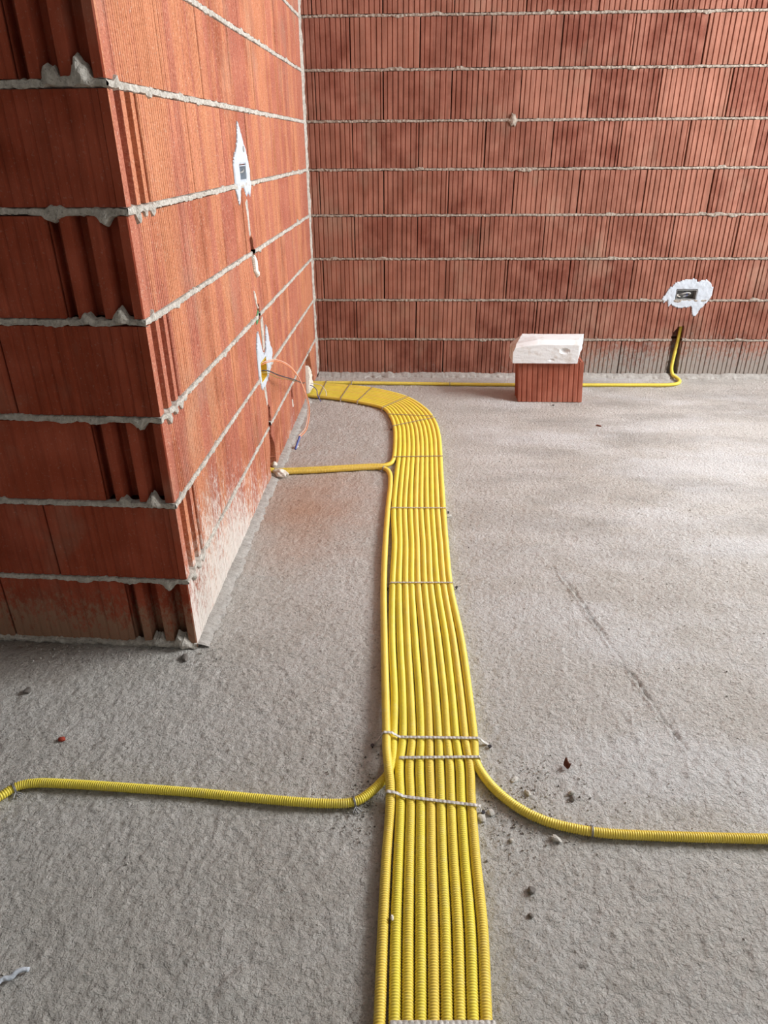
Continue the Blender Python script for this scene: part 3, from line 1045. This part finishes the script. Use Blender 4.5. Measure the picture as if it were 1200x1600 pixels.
def open_box(name, fr, u0, u1, z0, z1, depth, rim, mat, parent, off):
    """back box: four walls with thickness, a back and a thin rim"""
    m_ = MB()
    t = .002
    def cub(a0, a1, d0, d1, b0, b1):
        vs = [fr(u, d, z) for z in (b0, b1) for (u, d) in ((a0, d0), (a1, d0), (a1, d1), (a0, d1))]
        vs = [tuple(np.array(v)-np.array(off)) for v in vs]
        m_.add(vs, [(0, 3, 2, 1), (4, 5, 6, 7), (0, 1, 5, 4), (1, 2, 6, 5), (2, 3, 7, 6), (3, 0, 4, 7)])
    cub(u0, u1, -depth, -depth+t, z0, z1)
    cub(u0, u0+t, -depth, rim, z0, z1); cub(u1-t, u1, -depth, rim, z0, z1)
    cub(u0, u1, -depth, rim, z0, z0+t); cub(u0, u1, -depth, rim, z1-t, z1)
    cub(u0+.008, u0+.012, -depth, -.006, z0, z0+.006)
    return m_.build(name, mat, parent)


# back wall socket box
o0 = (LX+1.88, D-.0, .42)
sb = empty('socket_box', o0)
tag(sb, 'sunken rectangular socket box in pale plaster ring on the back wall', 'socket box')
lo = interp([1.762, 1.775, 1.79, 1.80, 1.812, 1.83, 1.86, 1.905, 1.915, 1.925, 1.945, 1.96, 1.975, 1.995, 2.01],
            [.392, .378, .388, .356, .372, .358, .352, .358, .362, .318, .308, .345, .362, .388, .42])
hi = interp([1.762, 1.775, 1.785, 1.80, 1.82, 1.85, 1.89, 1.91, 1.925, 1.955, 1.975, 1.995, 2.01],
            [.405, .425, .452, .462, .482, .492, .500, .500, .484, .494, .492, .470, .45])
col_patch('plaster_ring', F_back, (1.762, 2.008), lambda u: (lo(u), hi(u)), .0035, M['plaster'], sb, (1.829, 1.929, .396, .444), seed=5, wob=.007, off=o0)
open_box('back_box', F_back, 1.829, 1.929, .396, .444, .043, .003, M['boxgrey'], sb, o0)
tube('wire', [(-.040, .030, -.008), (-.020, .010, .004), (.005, .008, .010), (.020, .016, .004), (.010, .026, -.006), (-.014, .020, -.010)], .0042, M['boxgrey'], sb, 8, .003)
tube('wire', [(-.006, .030, .014), (-.001, .006, .008), (.001, .004, -.004), (-.006, .010, -.012)], .0014, M['blue'], sb, 6, .002)
tube('wire', [(-.038, .02, .0), (-.044, .006, -.004), (-.030, .004, -.010)], .0022, M['foam'], sb, 6, .002)

# upper box, left wall
o1 = (LX, 2.31, 1.03)
s1 = empty('switch_box', o1)
tag(s1, 'pale plaster patch with small switch box high on the left wall', 'switch box')
Y = lambda l: [q-P for q in l]
lo = interp(Y([2.205, 2.222, 2.24, 2.262, 2.285, 2.31, 2.335, 2.36, 2.385, 2.41]), [.985, .955, .935, .975, .985, .980, .955, .965, .950, .985])
hi = interp(Y([2.205, 2.235, 2.25, 2.275, 2.300, 2.335, 2.350, 2.38, 2.41]), [1.055, 1.085, 1.085, 1.11, 1.165, 1.128, 1.11, 1.085, 1.03])
col_patch('plaster_ring', F_left, (2.205-P, 2.41-P), lambda u: (lo(u), hi(u)), .0035, M['plaster'], s1, (2.270-P, 2.355-P, 1.005, 1.045), seed=15, wob=.008, off=o1)
open_box('back_box', F_left, 2.270-P, 2.355-P, 1.005, 1.045, .033, .003, M['plaster'], s1, o1)
tube('wire', [(-.02, .0, -.004), (-.004, .010, -.004), (-.002, .03, .001), (-.012, .04, -.006)], .003, M['boxgrey'], s1, 6, .003)
tube('hole_plug', [(.001, .032, .058), (.0045, .032, .058)], .0085, M['boxgrey'], s1, 12, .002)

# lower box, left wall
o2 = (LX, 2.365, .41)
s2 = empty('socket_box', o2)
tag(s2, 'pale plaster patch with wires hanging out, low on the left wall', 'socket box')
lo = interp(Y([2.285, 2.30, 2.32, 2.335, 2.36, 2.39, 2.42, 2.46, 2.50, 2.53]), [.40, .362, .345, .350, .345, .350, .358, .375, .395, .42])
hi = interp(Y([2.285, 2.31, 2.325, 2.345, 2.365, 2.385, 2.42, 2.44, 2.46, 2.48, 2.50, 2.53]), [.50, .545, .552, .52, .475, .455, .462, .50, .545, .525, .47, .44])
col_patch('plaster_ring', F_left, (2.285-P, 2.53-P), lambda u: (lo(u), hi(u)), .004, M['plaster'], s2, (2.318-P, 2.410-P, .375, .440), seed=25, wob=.010, off=o2)
open_box('back_box', F_left, 2.318-P, 2.410-P, .375, .440, .043, .003, M['boxyellow'], s2, o2)


def rel(pts, o): return [tuple(np.array(q)-np.array(o)) for q in pts]


w = tube('wire', rel([(-.555, 2.36, .41), (-.53, 2.368, .425), (-.49, 2.403, .428), (-.45, 2.425, .404), (-.42, 2.470, .343), (-.40, 2.50, .266), (-.398, 2.52, .20), (-.405, 2.48, .150), (-.42, 2.405, .143)], o2), .0018, M['copper'], s2, 8, .003)
w['label'] = 'orange insulated wire'
w2 = tube('wire', rel([(-.555, 2.355, .415), (-.53, 2.372, .430), (-.49, 2.403, .433), (-.45, 2.427, .409), (-.421, 2.466, .350), (-.404, 2.495, .272), (-.402, 2.512, .205), (-.410, 2.478, .154), (-.424, 2.408, .148)], o2), .0016, M['copper2'], s2, 8, .003)
w2['label'] = 'pale pink insulated wire'
t = tube('wire_end', rel([(-.421, 2.405, .146), (-.427, 2.385, .130), (-.433, 2.362, .112)], o2), .0042, M['blue'], s2, 8, .003)
t['label'] = 'dark blue taped end'
t = tube('wire', rel([(-.555, 2.36, .400), (-.52, 2.372, .403), (-.49, 2.442, .366), (-.46, 2.60, .300), (-.462, 2.78, .232), (-.475, 2.92, .190)], o2), .0022, M['black'], s2, 8, .003)
t['label'] = 'dark grey wire'
t = tube('wire', rel([(-.555, 2.352, .396), (-.521, 2.366, .397), (-.494, 2.44, .358), (-.47, 2.56, .312), (-.466, 2.66, .275)], o2), .0013, M['olive'], s2, 6, .003)
t['label'] = 'thin yellow green wire'


# plaster dabs, repaired chases (all stuck on the left wall)
def dab(name, pts, thick, mat, label, cat, seed, wob=.003, cutoff=None):
    ys = sorted(set(q[0] for q in pts))
    f = inpoly(pts)
    z0 = min(q[1] for q in pts); z1 = max(q[1] for q in pts)
    def zf(u):
        y = u+P
        s = [z for z in np.linspace(z0, z1, 60) if f(y, z)]
        return (min(s), max(s)) if s else (0, -1)
    o = (LX, pts[0][0], pts[0][1])
    ob = col_patch(name, F_left, (ys[0]-P, ys[-1]-P), zf, thick, mat, None, seed=seed, wob=wob, off=o, step=.0025, zs_=.0035)
    ob.location = o
    return tag(ob, label, cat)


dab('plaster_dab', [(2.335, .782), (2.370, .788), (2.384, .765), (2.380, .75), (2.412, .728), (2.412, .712), (2.385, .708), (2.350, .735)], .008, M['foam'],
    'bright white plaster dab under the short upper slot of the left wall', 'plaster', 3)
dab('plaster_dab', [(2.320, .688), (2.335, .672), (2.345, .64), (2.368, .618), (2.360, .612), (2.338, .632), (2.325, .655)], .004, M['foam'],
    'thin curl of white plaster beside the middle slot of the left wall', 'plaster', 4, .001)
dab('green_paint_mark', [(2.325, .597), (2.362, .617), (2.368, .605), (2.345, .572), (2.325, .568)], .002, M['green'],
    'small green paint mark on the mortar of the left wall', 'paint mark', 6, .002)
dab('mortar_repair', [(2.312, .95), (2.345, .955), (2.352, .842), (2.330, .842)], .002, M['mortar'],
    'strip of grey mortar filling below the upper switch box', 'mortar', 8, .003)
dab('mortar_repair', [(2.385, .575), (2.425, .585), (2.418, .470), (2.388, .462)], .002, M['mortar'],
    'strip of grey mortar filling above the lower socket box', 'mortar', 9, .003)
dab('mortar_repair', [(2.340, .352), (2.382, .348), (2.392, .275), (2.365, .270)], .002, M['mortar'],
    'strip of grey mortar filling below the lower socket box', 'mortar', 10, .003)
dab('plaster_dab', [(2.866, .134), (2.884, .128), (2.878, .092), (2.868, .095)], .004, M['foam'],
    'tiny white plaster dab under the narrow slot near the back corner', 'plaster', 12, .001)


def lump(name, loc, size, mat, seed, label, cat, sub=3, amp=.25, freq=1.6, rot=0, group=None, flat=0):
    bm = bmesh.new()
    bmesh.ops.create_icosphere(bm, subdivisions=sub, radius=1)
    for v in bm.verts:
        c = v.co.copy()
        d = 1+amp*float(fbm(c.x*freq+seed*3.7, c.y*freq+5, c.z*freq, seed, 3))
        v.co = Vector((c.x*d*size[0], c.y*d*size[1], c.z*d*size[2]))
        if flat: v.co.z = max(v.co.z, -size[2]*flat)
    me = bpy.data.meshes.new(name); bm.to_mesh(me); bm.free()
    me.materials.append(mat)
    if sub > 2: me.polygons.foreach_set('use_smooth', [True]*len(me.polygons))
    o = bpy.data.objects.new(name, me); COL.objects.link(o)
    o.location = loc; o.rotation_euler = (0, 0, rot)
    return tag(o, label, cat, group)


# plaster plugging the corner hole (tongue over the conduits) and the foam lump at the wall
dab('plaster_plug', [(3.276, .165), (3.30, .160), (3.36, .125), (3.385, .105), (3.345, .078), (3.36, .055), (3.392, .030), (3.385, .018), (3.272, .022)], .016, M['foam'],
    'cream plaster plug over the conduits at the corner hole', 'plaster', 14, .004)
fr_ = lump('filler_lump', (-.497, 2.366, .014), (.032, .019, .014), M['foam'], 4, 'pinkish white lump of filler where two conduits meet the left wall', 'filler', 4, .45, 2.2, -.5, flat=.9)
lump('filler_lump', (-.517, 2.375, .045), (.011, .014, .011), M['foam'], 8, 'small knob of filler stuck at the foot of the left wall chase', 'filler', 3, .4, 2)

# loose wires at the corner hole
t = tube('electrical_wire', [(-.545, 3.33, .060), (-.50, 3.32, .062), (-.455, 3.30, .058), (-.430, 3.27, .036), (-.428, 3.255, .022)], .0018, M['foam'], None, 6, .003)
tag(t, 'short pale wire arching out over the conduits in the back corner', 'wire')
t = tube('electrical_wire', [(-.545, 3.31, .055), (-.50, 3.29, .060), (-.475, 3.27, .045), (-.470, 3.25, .030), (-.452, 3.225, .003)], .0020, M['blue'], None, 6, .003)
tag(t, 'short blue wire drooping off the conduits in the back corner', 'wire')


# ------------------------------------------------------------------ loose brick and white block
def loose_brick():
    m_ = MB()
    x0, x1, y0, z1 = .488, .792, 3.253, .192
    dep = .115
    prof = ribs(x1-x0, .0236, .0085, .0030, .012, .2)
    ul = [a for a, _ in prof]; dl = [d for _, d in prof]
    lean = .012
    def vtx(u, d, z): return (x0+u-z*.06+.006, y0-d+z*.02, z)
    def vback(u, d, z): return (x0+u-z*.06+.006, y0+dep+d+z*.02, z)
    n = len(ul)
    vs = [vtx(u, d, z) for z in (0, z1) for u, d in zip(ul, dl)]
    vs += [vback(u, d, z) for z in (0, z1) for u, d in zip(ul, dl)]
    fs = grid_faces(n, 2, False)
    fs += [tuple(q[::-1]) for q in grid_faces(n, 2, False, base=2*n)]
    # ends: with interlocking ribs
    es = [(0, 0), (.022, 0), (.024, -.010), (.042, -.010), (.044, 0), (.064, 0), (.066, -.010), (.086, -.010), (.088, 0), (dep, 0)]
    m_.add(vs, fs, 0, .4)
    for side in (0, 1):
        vs = []
        for z in (0, z1):
            for a, d in es:
                u = ul[0]-d*1 if side == 0 else ul[-1]+d
                x, y, zz = vtx(u, dl[0], z)
                vs.append((x, y0-dl[0]+a*(dep+2*dl[0])/dep+z*.02, z))
        fs = grid_faces(len(es), 2, side == 0)
        m_.add(vs, fs, 0, .4)
    # top and bottom webs: 5 x 3 holes
    for z, fl in ((z1, False), (0, True)):
        nx, ny = 9, 4
        wx, wy = x1-x0-.004, dep-.004
        gx = [0]; gy = [0]
        hw, hh = (wx-.008*(nx+1))/nx, (wy-.008*(ny+1))/ny
        for i in range(nx): gx += [gx[-1]+.008, gx[-1]+.008+hw]
        gx.append(wx)
        for i in range(ny): gy += [gy[-1]+.008, gy[-1]+.008+hh]
        gy.append(wy)
        gx = sorted(gx); gy = sorted(gy)
        V = [(x0+.002+a-z*.06+.006, y0+.002+b+z*.02, z) for b in gy for a in gx]
        keep = [[not (i % 2 == 1 and j % 2 == 1) for i in range(len(gx)-1)] for j in range(len(gy)-1)]
        m_.add(V, grid_faces(len(gx), len(gy), fl, keep), 0, .4)
        if not fl:
            for j in range(1, len(gy)-1, 2):
                for i in range(1, len(gx)-1, 2):
                    c = [(gx[i], gy[j]), (gx[i+1], gy[j]), (gx[i+1], gy[j+1]), (gx[i], gy[j+1])]
                    vs = [(x0+.002+a-zz*.06+.006, y0+.002+b+zz*.02, zz) for zz in (z1, .0) for a, b in c]
                    m_.add(vs, [(0, 1, 5, 4), (1, 2, 6, 5), (2, 3, 7, 6), (3, 0, 4, 7)], 0, .4)
    ob = m_.build('hollow_brick', M['brick_loose'])
    ctr = Vector((.64, 3.31, 0))
    ob.data.transform(Matrix.Translation(-ctr)); ob.location = ctr
    return tag(ob, 'loose red ribbed hollow brick standing on the floor under the white block', 'brick')


loose_brick()


def white_block():
    bm = bmesh.new()
    bmesh.ops.create_cube(bm, size=1)
    bmesh.ops.subdivide_edges(bm, edges=bm.edges[:], cuts=40, use_grid_fill=True)
    x0, x1, y0, y1, z0, z1 = .452, .795, 3.235, 3.365, .1925, .298
    for v in bm.verts:
        a, b, c = v.co.x+.5, v.co.y+.5, v.co.z+.5
        # left end raked back towards the top, top tapering, right end broken off
        x = x0+(x1-x0)*a; y = y0+(y1-y0)*b; z = z0+(z1-z0)*c
        lf = max(0, 1-a*3.2)
        x += lf*(.040*max(0, c-.55)*2.2*b+.018*max(0, c-.6)*2)
        z -= lf*.020*max(0, 1-b)*c
        rf = max(0, a*8-7)
        x -= rf*(.048*(1-b)+.022*max(0, .4-c))
        y += .022*max(0, c-.82)*5*(1-b)                      # chamfer of the front top edge
        nx = .0014*float(fbm(a*9, b*9, c*9, 5, 3)); nx += rf*.006*float(fbm(a*14, b*6, c*6, 9, 3))
        x += nx*(1 if (a < .02 or a > .8) else .3)
        y += .0009*float(fbm(a*12+7, b*9, c*9, 6, 3))
        z += .0009*float(fbm(a*12, b*9+3, c*9, 7, 3))*(1 if c > .1 else 0)
        if c > .98:                                          # two long saw grooves on top
            for g in (.22, .72):
                if abs(b-g) < .014: z -= .009
        dn = math.hypot((a-.68)*3.2, (c-.55)*1.6)            # chipped hollow in the front
        if b < .02 and dn < .22: y += .016*(1-dn/.22)
        dn = math.hypot((a-.52)*5, (c-.15)*3)
        if b < .02 and dn < .2: y += .006*(1-dn/.2)
        v.co = (x, y, max(z, z0))
    me = bpy.data.meshes.new('aerated_block')
    bm.to_mesh(me); bm.free()
    me.materials.append(M['aac'])
    ob = bpy.data.objects.new('aerated_block', me); COL.objects.link(ob)
    ctr = Vector((.625, 3.30, z0))
    me.transform(Matrix.Translation(-ctr)); ob.location = ctr
    return tag(ob, 'broken white aerated block lying on top of the loose red brick', 'block')


white_block()

# ------------------------------------------------------------------ rubble
PB = [
    ((.134, .888), (.0075, .0100, .0035), 'palestone', 'flat pale stone touching the ribbon below the sloping strap'),
    ((.152, .899), (.0065, .0070, .0045), 'stone', 'grey stone just right of the flat pale stone by the ribbon'),
    ((.262, .848), (.0100, .0065, .0050), 'stone', 'flat brownish stone tucked under the curve of the right branch'),
    ((.205, .976), (.0100, .0050, .0040), 'palestone', 'elongated pale stone above the curve of the right branch'),
    ((.226, .946), (.0075, .0050, .0035), 'stone', 'dusty stone midway along the outside of the right branch curve'),
    ((.309, .948), (.0060, .0050, .0050), 'stone', 'upper of two stones close together above the right branch'),
    ((.308, .936), (.0055, .0050, .0040), 'darkstone', 'lower darker of two stones close together above the right branch'),
    ((.205, .748), (.0070, .0060, .0050), 'darkstone', 'dark stone on the floor right of the ribbon, below the branch'),
    ((.183, .842), (.0045, .0040, .0030), 'stone', 'small pale grey stone left below the right branch'),
    ((.198, .705), (.0045, .0040, .0035), 'darkstone', 'small dark stone nearest the bottom, right of the ribbon'),
    ((.118, 2.065), (.0130, .0070, .0060), 'palestone', 'pale stone chip beside the strap on the straight run'),
    ((-.868, 1.189), (.0110, .0080, .0060), 'darkstone', 'dark brown clod on the floor in front of the near wall'),
    ((-.725, 1.047), (.0070, .0060, .0045), 'redchip', 'dark red brick chip lying above the left branch'),
    ((-.481, 2.646), (.0120, .0080, .0070), 'foam', 'white crumb on the floor under the hanging wires'),
    ((.806, 2.93), (.0130, .0070, .0040), 'leaf', 'small dark scrap on the floor in front of the loose brick'),
    ((.655, 3.20), (.0060, .0050, .0040), 'darkstone', 'tiny dark crumb just in front of the loose brick'),
    ((-.545, 1.315), (.0140, .0070, .0050), 'darkstone', 'dark crumb by the base corner of the near wall'),
    ((.0, 0), (0, 0, 0), None, None),
]
for i, ((x, y), sz, mt, lb) in enumerate(PB):
    if not mt: continue
    lump('crumb' if mt in ('foam', 'leaf') else ('brick_chip' if mt == 'redchip' else 'stone'), (x, y, sz[2]*.62), sz, M[mt], 20+i, lb,
         {'foam': 'crumb', 'leaf': 'scrap', 'redchip': 'brick chip'}.get(mt, 'stone'), 2, .55, 1.5, i*1.3)

# dead leaf: crumpled sheet
bm = bmesh.new()
bmesh.ops.create_grid(bm, x_segments=8, y_segments=5, size=1)
for v in bm.verts:
    a, b = v.co.x, v.co.y
    v.co = Vector((a*.006*(1-.2*b), b*.011*(1-.6*a*a), .006+.004*math.sin(a*2.5+b*1.5)+.003*b*b))
me = bpy.data.meshes.new('dry_leaf'); bm.to_mesh(me); bm.free(); me.materials.append(M['leaf'])
lf = bpy.data.objects.new('dry_leaf', me); COL.objects.link(lf); lf.location = (.312, 1.016, 0)
sm = lf.modifiers.new('thickness', 'SOLIDIFY'); sm.thickness = .0006
tag(lf, 'tiny curled dark red leaf on the floor right of the fork', 'leaf')

# crumb sitting on the conduits in the foreground
lump('crumb', (-.0235, .683, .0172), (.0026, .0050, .0026), M['foam'], 61, 'tiny cream crumb sitting between the two leftmost foreground conduits', 'crumb', 2, .3, 1.3, .1)

# white squiggle of filler at the bottom left
o = tube('filler_strip', [(-.612, .566, .004), (-.603, .567, .0055), (-.596, .575, .006), (-.588, .577, .005), (-.580, .586, .0065), (-.572, .590, .005), (-.566, .590, .004)], .0036, M['plaster'], None, 10, .002)
for v in o.data.vertices:
    c = v.co
    v.co = c+Vector((float(fbm(c.x*300, c.y*300, c.z*300, 3, 2))*.0013, float(fbm(c.x*300+9, c.y*300, c.z*300, 4, 2))*.0013, float(fbm(c.x*300, c.y*300+9, c.z*300, 4, 2))*.0010))
tag(o, 'crooked white squiggle of filler on the floor at bottom left', 'filler')

# uncountable grit
rg = np.random.RandomState(5)
mbg = MB()
for i in range(1500):
    q = rg.rand()
    if q < .35: x, y = rg.normal(.20, .055), rg.normal(.93, .05)
    elif q < .5: x, y = rg.normal(-.085, .03), rg.normal(.94, .06)
    elif q < .62: x, y = rg.uniform(-1.2, -.45), P-abs(rg.normal(0, .04))+(.031*0)
    else: x, y = rg.uniform(-.9, 1.0), rg.uniform(.45, 2.6)
    if -.06 < x < .135 or (x < LX+.03 and y > P-.005): continue
    s = rg.uniform(.0009, .0026)
    pts = [(x+s*math.cos(a+rg.rand()), y+s*math.sin(a+rg.rand())*.8, -.001) for a in (0, 1.6, 3.1, 4.7)]
    pts += [(x+s*.6*math.cos(a+.4), y+s*.6*math.sin(a+.4), s*rg.uniform(.5, 1.1)) for a in (0, 1.6, 3.1, 4.7)]
    mbg.add(pts, [(0, 1, 5, 4), (1, 2, 6, 5), (2, 3, 7, 6), (3, 0, 4, 7), (4, 5, 6, 7)], int(rg.rand() < .18))
g = mbg.build('grit', [M['stone'], M['darkstone']])
tag(g, 'fine grey grit and mortar crumbs scattered over the rough floor', 'grit', kind='stuff')
